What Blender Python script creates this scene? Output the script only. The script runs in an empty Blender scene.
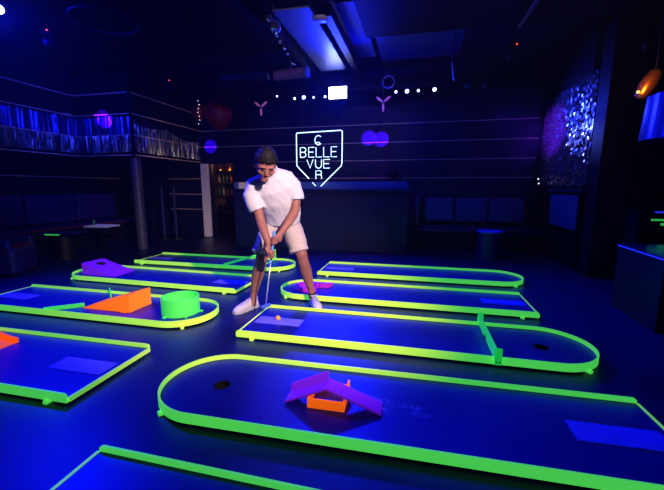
import bpy, bmesh, math, random
from math import pi, sin, cos, radians
from mathutils import Vector, Matrix, noise
random.seed(7)
scene = bpy.context.scene
COL = scene.collection
V = Vector

# ------------------------------------------------------------------ materials
def mat(name, color, rough=.5, metal=0., spec=.5, emit=None, es=0., trans=0., bump=None, noise_mix=None, alpha=None, sheen=0.):
    m = bpy.data.materials.new(name); m.use_nodes = True
    nt = m.node_tree; b = nt.nodes['Principled BSDF']
    b.inputs['Base Color'].default_value = (*color, 1)
    b.inputs['Roughness'].default_value = rough
    b.inputs['Metallic'].default_value = metal
    b.inputs['Specular IOR Level'].default_value = spec
    if trans: b.inputs['Transmission Weight'].default_value = trans
    if sheen: b.inputs['Sheen Weight'].default_value = sheen
    if emit:
        b.inputs['Emission Color'].default_value = (*emit, 1)
        b.inputs['Emission Strength'].default_value = es
    tc = None
    if noise_mix or bump:
        tc = nt.nodes.new('ShaderNodeTexCoord')
    if noise_mix:                                    # (second colour, scale, low, high)
        c2, sc, lo, hi = noise_mix
        n = nt.nodes.new('ShaderNodeTexNoise'); n.inputs['Scale'].default_value = sc; n.inputs['Detail'].default_value = 6
        nt.links.new(tc.outputs['Object'], n.inputs['Vector'])
        r = nt.nodes.new('ShaderNodeMapRange')
        r.inputs['From Min'].default_value = lo; r.inputs['From Max'].default_value = hi
        nt.links.new(n.outputs['Fac'], r.inputs['Value'])
        mx = nt.nodes.new('ShaderNodeMix'); mx.data_type = 'RGBA'
        mx.inputs['A'].default_value = (*color, 1); mx.inputs['B'].default_value = (*c2, 1)
        nt.links.new(r.outputs['Result'], mx.inputs['Factor'])
        nt.links.new(mx.outputs['Result'], b.inputs['Base Color'])
    if bump:                                         # (scale, strength)
        n = nt.nodes.new('ShaderNodeTexNoise'); n.inputs['Scale'].default_value = bump[0]; n.inputs['Detail'].default_value = 4
        nt.links.new(tc.outputs['Object'], n.inputs['Vector'])
        bp = nt.nodes.new('ShaderNodeBump'); bp.inputs['Strength'].default_value = bump[1]; bp.inputs['Distance'].default_value = .01
        nt.links.new(n.outputs['Fac'], bp.inputs['Height'])
        nt.links.new(bp.outputs['Normal'], b.inputs['Normal'])
    return m

M = {}
M['floor'] = mat('dance_floor_vinyl', (.003, .005, .062), .42, spec=.45, bump=(60, .08), noise_mix=((.005, .007, .085), 3, .4, .65))
M['board'] = mat('course_board_felt', (.002, .005, .165), .43, spec=.85, noise_mix=((.003, .007, .21), 5, .35, .7))
M['board_worn'] = None
M['mat'] = mat('pale_tee_mat', (.17, .16, .95), .55, spec=.3, noise_mix=((.12, .12, .75), 14, .5, .75))
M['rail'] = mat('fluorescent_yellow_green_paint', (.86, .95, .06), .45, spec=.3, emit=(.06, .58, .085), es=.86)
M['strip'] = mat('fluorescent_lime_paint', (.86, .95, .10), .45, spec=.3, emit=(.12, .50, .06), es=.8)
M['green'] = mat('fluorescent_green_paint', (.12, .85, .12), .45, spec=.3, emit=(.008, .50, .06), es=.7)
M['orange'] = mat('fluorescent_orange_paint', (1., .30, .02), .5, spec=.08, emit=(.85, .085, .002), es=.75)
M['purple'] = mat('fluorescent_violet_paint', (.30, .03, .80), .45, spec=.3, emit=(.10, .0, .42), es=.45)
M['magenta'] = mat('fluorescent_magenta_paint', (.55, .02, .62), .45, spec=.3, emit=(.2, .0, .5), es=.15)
M['hole'] = mat('black_cup', (.002, .002, .004), .6)
M['screw'] = mat('dark_screw', (.02, .03, .02), .4, .6)
M['black'] = mat('black_paint', (.004, .004, .010), .55, spec=.3)
M['wall'] = mat('dark_blue_wall_paint', (.006, .007, .055), .5, spec=.3, bump=(9, .15), noise_mix=((.004, .005, .035), 1.3, .4, .65))
M['wall_dark'] = mat('near_black_wall_paint', (.004, .004, .012), .6, spec=.2)
M['ceiling'] = mat('dark_ceiling_paint', (.010, .011, .06), .6, spec=.2)
M['ceiling_black'] = mat('black_ceiling_panel', (.0015, .0015, .004), .7, spec=.1)
M['brass'] = mat('brushed_brass_strip', (.95, .62, .50), .5, .15)
M['steel'] = mat('blue_grey_steel', (.25, .27, .35), .35, .8)
M['shimmer'] = None
M['sequin'] = mat('silver_sequins', (.55, .55, .65), .22, .9)
M['foil'] = mat('dark_blue_foil', (.05, .07, .30), .3, .7, bump=(30, .6))
M['white_paint'] = mat('white_door_paint', (.85, .78, .85), .5)
M['neon'] = mat('neon_tube', (.8, .9, 1), .3, emit=(.60, .88, 1.), es=1.9)
M['lens'] = mat('blue_white_lamp_lens', (.8, .85, 1), .2, emit=(.30, .38, 1.), es=9)
M['flood'] = mat('blue_white_flood_lens', (.8, .85, 1), .2, emit=(.62, .72, 1.), es=16)
M['counter'] = mat('navy_counter_panel', (.005, .007, .075), .42, spec=.4, bump=(18, .1), noise_mix=((.003, .004, .045), 2.5, .4, .7))
M['acrylic'] = mat('pale_blue_acrylic_ledge', (.05, .09, .42), .25, spec=.5)
M['vinyl'] = mat('dark_blue_seat_vinyl', (.010, .012, .13), .4, spec=.5)
M['panel'] = mat('pale_back_cushion', (.10, .10, .32), .45, spec=.4, noise_mix=((.05, .05, .22), 2, .4, .65))
M['red_vinyl'] = mat('dark_red_seat_piping', (.20, .012, .02), .4)
M['table'] = mat('white_table_laminate', (.5, .5, .75), .3)
M['skin'] = mat('skin', (.36, .145, .118), .5, spec=.3, noise_mix=((.30, .115, .09), 30, .4, .7))
M['hair'] = mat('dark_brown_hair', (.007, .005, .005), .55, spec=.25, bump=(90, .9))
M['shirt'] = mat('white_cotton', (.68, .66, .72), .85, spec=.1, bump=(14, .35))
M['shorts'] = mat('cream_cotton_twill', (.58, .49, .45), .85, spec=.1, bump=(18, .4))
M['shoe'] = mat('white_knit_shoe', (.62, .58, .70), .7, spec=.2, bump=(70, .4))
M['sole'] = mat('lilac_rubber_sole', (.50, .48, .62), .5)
M['lace'] = mat('grey_lilac_lace', (.30, .28, .42), .8)
M['sock'] = mat('black_sock', (.008, .008, .02), .9, spec=.05)
M['eye'] = mat('dark_eye', (.02, .015, .015), .2)
M['lip'] = mat('lip_skin', (.52, .20, .18), .5)
M['ball'] = mat('fluorescent_orange_ball', (1., .42, .03), .35, emit=(.9, .28, .01), es=.25)
M['shaft'] = mat('chrome_shaft', (.75, .75, .85), .3, .6)
M['grip'] = mat('blue_rubber_grip', (.10, .32, .80), .6)
M['club'] = mat('blue_putter_head', (.06, .14, .62), .4)
M['glass'] = mat('mirror_ball_glass', (.75, .75, .8), .08, .95)
M['petal'] = mat('pink_lamp_petal', (.75, .35, .55), .35, emit=(.55, .12, .45), es=.30)
M['red'] = mat('dark_red_balloon', (.35, .006, .012), .35)
M['amber'] = mat('amber_bulb', (1, .6, .2), .3, emit=(1., .42, .06), es=5)
M['led_red'] = mat('red_indicator', (1, .1, .1), .3, emit=(1, .06, .04), es=3)
M['led_white'] = mat('white_fairy_light', (1, .9, .9), .3, emit=(1., .75, .8), es=1.6)
M['bottle_amber'] = mat('amber_bottle_glass', (.45, .16, .02), .15)
M['bottle_green'] = mat('green_bottle_glass', (.03, .18, .06), .15)
M['bottle_clear'] = mat('clear_bottle_glass', (.45, .42, .4), .12)
M['wood'] = mat('dark_shelf_wood', (.10, .045, .02), .5)
M['paper'] = mat('white_paper', (.7, .65, .6), .7)
M['drum'] = mat('blue_lacquered_metal', (.015, .025, .22), .28, .4)
M['copper'] = mat('polished_copper', (.8, .30, .08), .3, .9)
M['green_glow'] = mat('green_glow_strip', (.05, .4, .08), .4, emit=(.03, .45, .06), es=.8)
M['blue_glow'] = mat('blue_light_and_gloss', (.1, .1, .6), .4, emit=(.02, .04, 1.), es=.6)
M['wire'] = mat('thin_wire', (.02, .02, .03), .5)
M['white_disc'] = mat('white_plastic', (.6, .55, .6), .5)
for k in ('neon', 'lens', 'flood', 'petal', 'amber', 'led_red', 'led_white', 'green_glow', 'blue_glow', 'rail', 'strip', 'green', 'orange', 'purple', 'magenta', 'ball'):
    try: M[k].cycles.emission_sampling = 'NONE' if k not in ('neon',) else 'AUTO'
    except Exception: pass

for k in ('floor', 'board'):
    M[k].node_tree.nodes['Principled BSDF'].inputs['Specular Tint'].default_value = (.10, .14, 1, 1)

def worn_board():
    m = M['board'].copy(); m.name = 'course_board_felt_scuffed'
    nt = m.node_tree; b = nt.nodes['Principled BSDF']
    src = b.inputs['Base Color'].links[0].from_socket
    tc = nt.nodes.new('ShaderNodeTexCoord')
    def vm(op, a, bb):
        n = nt.nodes.new('ShaderNodeVectorMath'); n.operation = op
        nt.links.new(a, n.inputs[0]); n.inputs[1].default_value = bb; return n
    tot = None
    # scuffed patches where balls land behind the ramp (board-local metres, round end at +x)
    for (cx, cy, sx, sy) in ((-.115, -.02, .085, .030), (-.15, .035, .085, .030), (.06, .0, .10, .09)):
        d = vm('SUBTRACT', tc.outputs['Object'], (cx, cy, 0)); s = vm('DIVIDE', d.outputs[0], (sx, sy, 1))
        l = nt.nodes.new('ShaderNodeVectorMath'); l.operation = 'LENGTH'
        z = vm('MULTIPLY', s.outputs[0], (1, 1, 0)); nt.links.new(z.outputs[0], l.inputs[0])
        r = nt.nodes.new('ShaderNodeMapRange'); r.inputs['From Min'].default_value = 1; r.inputs['From Max'].default_value = .2
        r.inputs['To Max'].default_value = 1. if cx < 0.1 else .35
        nt.links.new(l.outputs['Value'], r.inputs['Value'])
        if tot is None: tot = r.outputs[0]
        else:
            a = nt.nodes.new('ShaderNodeMath'); a.operation = 'MAXIMUM'; nt.links.new(tot, a.inputs[0]); nt.links.new(r.outputs[0], a.inputs[1]); tot = a.outputs[0]
    n = nt.nodes.new('ShaderNodeTexNoise'); n.inputs['Scale'].default_value = 38; n.inputs['Detail'].default_value = 8; n.inputs['Roughness'].default_value = .7
    nt.links.new(tc.outputs['Object'], n.inputs['Vector'])
    r = nt.nodes.new('ShaderNodeMapRange'); r.inputs['From Min'].default_value = .44; r.inputs['From Max'].default_value = .62
    nt.links.new(n.outputs['Fac'], r.inputs['Value'])
    k = nt.nodes.new('ShaderNodeMath'); k.operation = 'MULTIPLY'; nt.links.new(tot, k.inputs[0]); nt.links.new(r.outputs[0], k.inputs[1])
    mx = nt.nodes.new('ShaderNodeMix'); mx.data_type = 'RGBA'; mx.inputs['B'].default_value = (.3, .32, .8, 1)
    nt.links.new(k.outputs[0], mx.inputs['Factor']); nt.links.new(src, mx.inputs['A']); nt.links.new(mx.outputs['Result'], b.inputs['Base Color'])
    return m
M['board_worn'] = worn_board()

def shimmer_mat():
    m = bpy.data.materials.new('silver_shimmer_strips'); m.use_nodes = True
    nt = m.node_tree; b = nt.nodes['Principled BSDF']
    b.inputs['Metallic'].default_value = .85; b.inputs['Roughness'].default_value = .32
    tc = nt.nodes.new('ShaderNodeTexCoord')
    mp = nt.nodes.new('ShaderNodeMapping'); mp.inputs['Scale'].default_value = (30, 30, 5)
    nt.links.new(tc.outputs['Object'], mp.inputs['Vector'])
    vo = nt.nodes.new('ShaderNodeTexVoronoi'); vo.inputs['Scale'].default_value = 1.2
    nt.links.new(mp.outputs['Vector'], vo.inputs['Vector'])
    r = nt.nodes.new('ShaderNodeMapRange'); r.inputs['To Min'].default_value = .04; r.inputs['To Max'].default_value = .38
    sp = nt.nodes.new('ShaderNodeSeparateColor'); nt.links.new(vo.outputs['Color'], sp.inputs[0])
    nt.links.new(sp.outputs[0], r.inputs['Value'])
    cb = nt.nodes.new('ShaderNodeCombineColor')
    for i in range(3): nt.links.new(r.outputs['Result'], cb.inputs[i])
    nt.links.new(cb.outputs[0], b.inputs['Base Color'])
    bp = nt.nodes.new('ShaderNodeBump'); bp.inputs['Strength'].default_value = .9; bp.inputs['Distance'].default_value = .03
    nt.links.new(sp.outputs[1], bp.inputs['Height']); nt.links.new(bp.outputs['Normal'], b.inputs['Normal'])
    return m
M['shimmer'] = shimmer_mat()

def grille_mat():
    m = bpy.data.materials.new('perforated_metal'); m.use_nodes = True
    nt = m.node_tree; b = nt.nodes['Principled BSDF']
    b.inputs['Metallic'].default_value = .5; b.inputs['Roughness'].default_value = .4
    tc = nt.nodes.new('ShaderNodeTexCoord')
    vo = nt.nodes.new('ShaderNodeTexVoronoi'); vo.inputs['Scale'].default_value = 26; vo.inputs['Randomness'].default_value = 0
    nt.links.new(tc.outputs['Object'], vo.inputs['Vector'])
    r = nt.nodes.new('ShaderNodeMapRange'); r.inputs['From Min'].default_value = .30; r.inputs['From Max'].default_value = .38
    nt.links.new(vo.outputs['Distance'], r.inputs['Value'])
    mx = nt.nodes.new('ShaderNodeMix'); mx.data_type = 'RGBA'
    mx.inputs['A'].default_value = (.01, .01, .03, 1); mx.inputs['B'].default_value = (.24, .26, .36, 1)
    nt.links.new(r.outputs['Result'], mx.inputs['Factor']); nt.links.new(mx.outputs['Result'], b.inputs['Base Color'])
    return m
M['grille'] = grille_mat()

# ------------------------------------------------------------------ mesh helpers
class MB:
    """collects shapes and links them as ONE mesh object"""
    def __init__(s): s.bm = bmesh.new()
    def box(s, c, size, rot=None, bevel=0.):
        r = bmesh.ops.create_cube(s.bm, size=1); vs = r['verts']
        for v in vs: v.co = V((v.co.x*size[0], v.co.y*size[1], v.co.z*size[2]))
        if bevel:
            es = list({e for v in vs for e in v.link_edges})
            o = bmesh.ops.bevel(s.bm, geom=es, offset=bevel, segments=2, affect='EDGES', profile=.5)
            vs = list({v for f in o['faces'] for v in f.verts} | {v for v in vs if v.is_valid})
        mt = (rot.to_4x4() if rot else Matrix.Identity(4)); mt.translation = V(c)
        for v in vs: v.co = mt @ v.co
        return s
    def prism(s, pts, d):
        """closed polygon of 3-D points extruded by vector d"""
        d = V(d); n = len(pts)
        a = [s.bm.verts.new(V(p)) for p in pts]; b = [s.bm.verts.new(V(p) + d) for p in pts]
        s.bm.faces.new(a[::-1]); s.bm.faces.new(b)
        for i in range(n): s.bm.faces.new((a[i], a[(i+1) % n], b[(i+1) % n], b[i]))
        return s
    def rings(s, rings, cap=True, closed=False):
        R = [[s.bm.verts.new(V(p)) for p in r] for r in rings]
        n = len(R[0]); m = len(R)
        for i in range(m if closed else m-1):
            A, B = R[i], R[(i+1) % m]
            for j in range(n): s.bm.faces.new((A[j], A[(j+1) % n], B[(j+1) % n], B[j]))
        if cap and not closed:
            s.bm.faces.new(R[0][::-1]); s.bm.faces.new(R[-1])
        return s
    def tube(s, pts, r, n=8, hint=(0, 0, 1)):
        return s.limb([(p, r if not isinstance(r, (list, tuple)) else r[i]) for i, p in enumerate(pts)], n, hint, round_=False)
    def limb(s, secs, n=14, hint=(1, 0, 0), round_=True):
        """tapered elliptical limb; secs: (centre, ra[, rb[, side]])"""
        P = [V(q[0]) for q in secs]; out = []; m = len(P)
        T = []
        for i in range(m):
            t = (P[min(i+1, m-1)] - P[max(i-1, 0)]); T.append(t.normalized())
        def ring(c, t, ra, rb, h):
            h = V(h); sd = h - t*h.dot(t)
            if sd.length < 1e-4: sd = t.orthogonal()
            sd.normalize(); up = t.cross(sd)
            return [c + sd*ra*cos(2*pi*k/n) + up*rb*sin(2*pi*k/n) for k in range(n)]
        for i, q in enumerate(secs):
            ra = q[1]; rb = q[2] if len(q) > 2 and q[2] else ra; h = q[3] if len(q) > 3 else hint
            if round_ and i == 0:
                for k in (.25, .65): out.append(ring(P[0] - T[0]*min(ra, rb)*cos(k*pi/2)*.8, T[0], ra*sin(k*pi/2), rb*sin(k*pi/2), h))
            out.append(ring(P[i], T[i], ra, rb, h))
            if round_ and i == m-1:
                for k in (.65, .25): out.append(ring(P[i] + T[i]*min(ra, rb)*cos(k*pi/2)*.8, T[i], ra*sin(k*pi/2), rb*sin(k*pi/2), h))
        return s.rings(out)
    def ball(s, c, r, sub=3, mtx=None):
        o = bmesh.ops.create_icosphere(s.bm, subdivisions=sub, radius=1)
        rr = r if isinstance(r, (list, tuple)) else (r, r, r)
        for v in o['verts']:
            p = V((v.co.x*rr[0], v.co.y*rr[1], v.co.z*rr[2]))
            v.co = V(c) + (mtx @ p if mtx else p)
        return s
    def cyl(s, c, r, h, n=32, r2=None, axis='Z'):
        r2 = r if r2 is None else r2
        A = []
        for (z, q) in ((0, r), (h, r2)):
            ring = []
            for k in range(n):
                a = 2*pi*k/n; p = (q*cos(a), q*sin(a), z)
                if axis == 'X': p = (p[2], p[0], p[1])
                if axis == 'Y': p = (p[1], p[2], p[0])
                ring.append(V(c) + V(p))
            A.append(ring)
        return s.rings(A)
    def lathe(s, prof, c=(0, 0, 0), n=28, closed=True):
        return s.rings([[V(c) + V((r*cos(2*pi*k/n), r*sin(2*pi*k/n), z)) for k in range(n)] for r, z in prof], cap=False, closed=closed)
    def torus(s, c, R, r, n=28, m=8, mtx=None):
        rg = []
        for k in range(n):
            a = 2*pi*k/n
            rg.append([V(c) + ((mtx or Matrix.Identity(3)) @ V(((R+r*cos(2*pi*j/m))*cos(a), (R+r*cos(2*pi*j/m))*sin(a), r*sin(2*pi*j/m)))) for j in range(m)])
        return s.rings(rg, closed=True)
    def build(s, name, m, parent=None, smooth=False, bevel=0., sub=0):
        bmesh.ops.recalc_face_normals(s.bm, faces=s.bm.faces[:])
        me = bpy.data.meshes.new(name); s.bm.to_mesh(me); s.bm.free()
        for ms in (m if isinstance(m, (list, tuple)) else [m]): me.materials.append(ms)
        if smooth:
            me.polygons.foreach_set('use_smooth', [True]*len(me.polygons))
        o = bpy.data.objects.new(name, me); COL.objects.link(o)
        if parent: o.parent = parent
        if bevel:
            b = o.modifiers.new('edge', 'BEVEL'); b.width = bevel; b.segments = 2; b.limit_method = 'ANGLE'
        return o

def tag(o, label, cat, group=None):
    o['label'] = label; o['category'] = cat
    if group: o['group'] = group
    return o
def thing(name, label, cat, loc=(0, 0, 0), rz=0., group=None):
    o = bpy.data.objects.new(name, None); COL.objects.link(o)
    o.empty_display_size = .1; o.location = loc; o.rotation_euler = (0, 0, rz)
    return tag(o, label, cat, group)
def struct(name, mb, m, **k):
    o = mb.build(name, m, **k); o['kind'] = 'structure'; return o
def remesh(mb, name, m, parent, voxel, smooth=4, wrinkle=None):
    """weld overlapping closed shapes into one continuous skin"""
    o = mb.build('tmp', m)
    r = o.modifiers.new('r', 'REMESH'); r.mode = 'VOXEL'; r.voxel_size = voxel
    s = o.modifiers.new('s', 'SMOOTH'); s.factor = .5; s.iterations = smooth
    dg = bpy.context.evaluated_depsgraph_get()
    me = bpy.data.meshes.new_from_object(o.evaluated_get(dg), depsgraph=dg)
    old = o.data; bpy.data.objects.remove(o); bpy.data.meshes.remove(old)
    me.name = name
    if wrinkle:
        me.calc_loop_triangles()
        ns = [v.normal.copy() for v in me.vertices]
        for v, nn in zip(me.vertices, ns):
            v.co = v.co + nn*wrinkle(v.co)
    me.materials.clear(); me.materials.append(m)
    me.polygons.foreach_set('use_smooth', [True]*len(me.polygons))
    q = bpy.data.objects.new(name, me); COL.objects.link(q); q.parent = parent
    return q

# ------------------------------------------------------------------ camera
cam = bpy.data.cameras.new('camera'); co = bpy.data.objects.new('camera', cam); COL.objects.link(co)
cam.sensor_fit = 'HORIZONTAL'; cam.sensor_width = 36; cam.lens = 350.126*36/664; cam.clip_start = .05
rt, up, fw = V((.97263, .23235, .00099)), V((-.03906, .15931, .98646)), V((-.22904, .95950, -.16402))
mt = Matrix((rt, up, -fw)).transposed().to_4x4(); mt.translation = V((0, 0, 1.19)); co.matrix_world = mt
scene.camera = co

# ------------------------------------------------------------------ the room
X0, X1, Y0, Y1, ZC = -7.0, 4.6, -2.6, 7.6, 3.55
struct('floor', MB().box(((X0+X1)/2, (Y0+Y1+2)/2, -.05), (X1-X0+.4, Y1-Y0+2.4, .1)), M['floor'])
struct('ceiling', MB().box(((X0+X1)/2, (Y0+Y1+2)/2, ZC+.05), (X1-X0+.4, Y1-Y0+2.4, .1)), M['ceiling'])
b = MB()                                             # back wall with a doorway to the bar room
b.box(((X0-.1-4.78)/2, Y1+.06, ZC/2), (-4.78-X0+.1, .12, ZC))
b.box(((-4.78-3.80)/2, Y1+.06, (1.72+ZC)/2), (.98, .12, ZC-1.72))
b.box(((-3.80+2.27)/2, Y1+.06, ZC/2), (6.07, .12, ZC))
struct('wall_back', b, M['wall'])
struct('wall_left', MB().box((X0-.06, (Y0+Y1)/2, ZC/2), (.12, Y1-Y0+.3, ZC)), M['wall_dark'])
struct('wall_front', MB().box(((X0+X1)/2, Y0-.06, ZC/2), (X1-X0, .12, ZC)), M['wall_dark'])
struct('wall_right', MB().box((X1+.06, (Y0+5.9)/2, ZC/2), (.12, 5.9-Y0, ZC)), M['wall_dark'])
b = MB(); b.box((2.33, 6.7, ZC/2), (.12, 1.9, ZC)); b.box((3.45, 5.78, ZC/2), (2.3, .12, ZC))
struct('wall_return', b, M['wall_dark'])
# bar room behind the doorway
b = MB(); b.box((-4.3, 9.06, 1.3), (3.2, .12, 2.6)); b.box((-5.85, 8.38, 1.3), (.12, 1.3, 2.6)); b.box((-2.75, 8.38, 1.3), (.12, 1.3, 2.6))
struct('wall_bar_room', b, M['wall_dark'])
b = MB(); b.box((-4.89, 7.53, .86), (.17, .1, 1.72), bevel=.006); struct('door_1', b, M['white_paint'])
b = MB(); b.box((-3.98, 7.56, .86), (.36, .06, 1.72)); b.box((-4.30, 7.55, 1.745), (1.0, .08, .05))
struct('door_2', b, M['wall'])
# lower black ceiling slabs around a lit recess, and the beam behind it
struct('ceiling_left_drop', MB().box((-4.5, 1.45, 3.36), (4.85, 7.9, .3)), M['ceiling_black'])
struct('ceiling_right_drop', MB().box((1.92, 1.3, 3.36), (5.36, 7.8, .3)), M['ceiling_black'])
struct('ceiling_beam', MB().box((-1.2, 7.05, 3.08), (7.4, .22, .26)), M['ceiling_black'])
# balcony box: stepped fascia, dark bulkhead, slab
def slab(name, z0, z1, m, inset=0.):
    b = MB(); i = inset
    b.box(((X0-6.244-i)/2, 2.0, (z0+z1)/2), (-6.244-i-X0, 7.06-2*i, z1-z0))
    b.box(((X0-5.016-i)/2, (5.53+i+Y1)/2, (z0+z1)/2), (-5.016-i-X0, Y1-5.53-i, z1-z0))
    return struct(name, b, m)
slab('wall_balcony_upper', 2.47, 3.21, M['wall_dark'])
slab('wall_balcony_slab', 1.73, 1.80, M['wall_dark'])
slab('wall_balcony_core', 1.80, 2.47, M['wall'], .12)

# brass strips run round the whole room at one pitch
tn = 0
def trim(c, size):
    global tn; tn += 1
    struct('trim_%d' % tn, MB().box(c, size), M['brass'])
for z in (.645, 1.01, 1.375):
    trim((-5.42, Y1-.008, z), (1.05, .016, .012))
for z in (1.375, 1.74, 2.105, 2.47):
    x0 = -3.62
    trim(((x0+2.2)/2, Y1-.008, z), (2.2-x0, .016, .013))
for z in (2.105, 2.47): trim((-4.32, Y1-.008, z), (1.38, .016, .013))
trim((X0+.008, 4.6, 1.38), (.016, 5.2, .013))
for z in (1.755, 2.105, 2.47, 2.83):
    trim((-6.244+.035, 3.1, z), (.014, 4.8, .016))
    trim((-5.63, 5.53-.035, z), (1.2, .014, .016))
    trim((-5.016+.035, 6.53, z), (.014, 2.0, .016))

# round pillar under the balcony corner, black column on the right
struct('pillar_round', MB().cyl((-5.12, 5.66, 0), .09, 1.73, 24), mat('pillar_grey_paint', (.045, .042, .10), .4), smooth=False)
struct('column_right', MB().box((2.42, 5.36, 1.6), (.34, .3, 3.2), bevel=.01), M['black'])

# shimmer curtains
def curtain(name, p0, p1, z0, z1, label, n, amp=.018, top=None, m=None):
    p0, p1 = V((*p0, 0)), V((*p1, 0)); d = p1-p0; L = d.length; d.normalize(); nn = V((d.y, -d.x, 0))
    b = MB(); w = L/n
    for k in range(n):
        u0 = k*w; u1 = u0+w*.96
        tw = random.uniform(-1, 1)*amp; t2 = random.uniform(-1, 1)*amp*.5
        zt = z1 if top is None else top(k/n)
        zz = [z0 + random.uniform(0, .02), z0+(zt-z0)*.33, z0+(zt-z0)*.66, zt]
        P = []
        for i, z in enumerate(zz):
            a = tw + t2*sin(i*2.1+k)
            P.append((p0+d*u0+nn*(.022+a)+V((0, 0, z)), p0+d*u1+nn*(.022-a)+V((0, 0, z))))
        vs = [(b.bm.verts.new(q[0]), b.bm.verts.new(q[1])) for q in P]
        for i in range(3): b.bm.faces.new((vs[i][0], vs[i][1], vs[i+1][1], vs[i+1][0]))
    o = b.build(name, m or M['shimmer'])
    s = o.modifiers.new('thick', 'SOLIDIFY'); s.thickness = .003
    return tag(o, label, 'curtain', None)
curtain('shimmer_curtain', (-6.235, 2.6), (-6.235, 5.50), 1.80, 2.11, 'silver shimmer fringe along the left balcony side running out of the left edge', 150, .010)
curtain('shimmer_curtain', (-6.22, 5.515), (-5.03, 5.515), 1.80, 2.11, 'silver shimmer fringe on the short balcony face above the round pillar', 70, .010)
curtain('shimmer_curtain', (-5.006, 5.54), (-5.006, 7.5), 1.80, 2.46, 'pale silver shimmer curtain on the balcony side next to the doorway', 100, .012,
        top=lambda t: 2.40 - .10*abs(sin(t*5.2+.9)) - .16*t)
curtain('foil_curtain', (-6.335, 2.6), (-6.335, 5.62), 1.80, 2.465, 'dark blue foil curtain set back behind the left balcony fringe', 100, .012, m=M['foil'])
curtain('foil_curtain', (-6.33, 5.622), (-5.13, 5.622), 1.80, 2.465, 'dark blue foil curtain set back above the short balcony fringe', 44, .012, m=M['foil'])
def sequin_wall(y0, y1, z0, z1, x, c):
    b = MB(); ny, nz = int((y1-y0)/c), int((z1-z0)/c)
    for i in range(ny):
        for k in range(nz):
            cy, cz = y0+(i+.5)*c, z0+(k+.5)*c; a, e = random.gauss(0, .16), random.gauss(0, .16)
            P = [(u*c*.46, v*c*.46) for u, v in ((-1, -1), (1, -1), (1, 1), (-1, 1))]
            b.bm.faces.new([b.bm.verts.new((x - .012 + u*a + v*e, cy+u, cz+v)) for u, v in P])
    o = b.build('sequin_wall_hanging', M['sequin']); md = o.modifiers.new('thick', 'SOLIDIFY'); md.thickness = .002
    return tag(o, 'tall sparkling blue sequin wall hanging beside the black column on the right', 'wall hanging')
sequin_wall(5.53, 7.53, 1.20, 2.72, 2.262, .042)

# ------------------------------------------------------------------ minigolf courses
W = .618; ZR, ZB, RT = .07, .042, .010
def course_xf(cy, xl, xr, dth):
    c = V(((xl+xr)/2, cy, 0)); return Matrix.Rotation(dth, 3, 'Z') @ c
def course(label, cy, xl, xr, dth, side, hole=None, tee=True, board_mat=None, feet=True):
    L = xr-xl; c = course_xf(cy, xl, xr, dth); rz = dth + (0 if side == 'R' else pi)
    t = thing('minigolf_course', label, 'minigolf course', c, rz, 'low minigolf courses on the dance floor')
    h = L/2; xc = h - W/2; R = W/2
    arc = [(xc + R*cos(a), R*sin(a)) for a in [(-pi/2 + pi*k/40) for k in range(41)]]
    pts = [(-h, -R)] + arc + [(-h, R)]
    bo = MB().prism([(x, y, .022) for x, y in pts], (0, 0, ZB-.022)).build('board', board_mat or M['board'], t)
    if hole:
        cu = MB().cyl((hole[0], hole[1], .0), .046, .1, 28).build('cut', M['hole'])
        cu.parent = t
        md = bo.modifiers.new('hole', 'BOOLEAN'); md.object = cu; md.operation = 'DIFFERENCE'; md.solver = 'EXACT'
        bpy.context.view_layer.update()
        dg = bpy.context.evaluated_depsgraph_get()
        me = bpy.data.meshes.new_from_object(bo.evaluated_get(dg), depsgraph=dg); bo.modifiers.clear(); bo.data = me
        bpy.data.objects.remove(cu)
        cup = MB().lathe([(.050, .0435), (.044, .0435), (.043, .006), (.047, .003), (.050, .003), (.0465, .04)], (hole[0], hole[1], 0), 28)
        cup.cyl((hole[0], hole[1], .003), .045, .004, 28)
        cp = cup.build('hole_cup', M['hole'], t); cp['label'] = 'black ball hole'
    # one continuous rail: straight, half circle, straight, with rounded free ends
    prof = []
    def sec(x, y, nx, ny, zt): return [(x, y, .016), (x+nx*RT, y+ny*RT, .016), (x+nx*RT, y+ny*RT, zt), (x, y, zt)]
    prof += [sec(-h-.004, -R, 0, -1, .058), sec(-h+.004, -R, 0, -1, .066), sec(-h+.014, -R, 0, -1, ZR)]
    for k in range(41):
        a = -pi/2 + pi*k/40; prof.append(sec(xc+R*cos(a), R*sin(a), cos(a), sin(a), ZR))
    prof += [sec(-h+.014, R, 0, 1, ZR), sec(-h+.004, R, 0, 1, .066), sec(-h-.004, R, 0, 1, .058)]
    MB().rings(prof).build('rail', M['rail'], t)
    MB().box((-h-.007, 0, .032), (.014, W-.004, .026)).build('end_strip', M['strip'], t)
    for sx, sy in ((-h+.13, -1), (-h+.13, 1)):
        MB().box((sx, sy*(R+.004), .009), (.028, .044, .022), bevel=.003).build('foot', M['rail'], t)
    for a in (-55, 55):
        a = radians(a); MB().box((xc+(R+.004)*cos(a), (R+.004)*sin(a), .009), (.044, .028, .022), rot=Matrix.Rotation(a, 3, 'Z'), bevel=.003).build('foot', M['rail'], t)
    if tee:
        mm = MB().box((-h+.235, 0, ZB+.002), (.40, .145, .004)).build('tee_mat', M['mat'], t); mm['label'] = 'pale blue tee mat'
    return t
def hole_local(x, y, cy, xl, xr, dth, side):
    c = course_xf(cy, xl, xr, dth); rz = dth + (0 if side == 'R' else pi)
    p = Matrix.Rotation(-rz, 3, 'Z') @ (V((x, y, 0))-c); return (p.x, p.y)
A_M = (2.697, -1.337, 1.270, .0029); A_B = (1.716, -1.363, 1.237, .0221)
course('green and yellow railed course with the golfer’s orange ball on its tee mat', *A_M, 'R', hole=hole_local(.924, 2.678, *A_M, 'R'))
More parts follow.
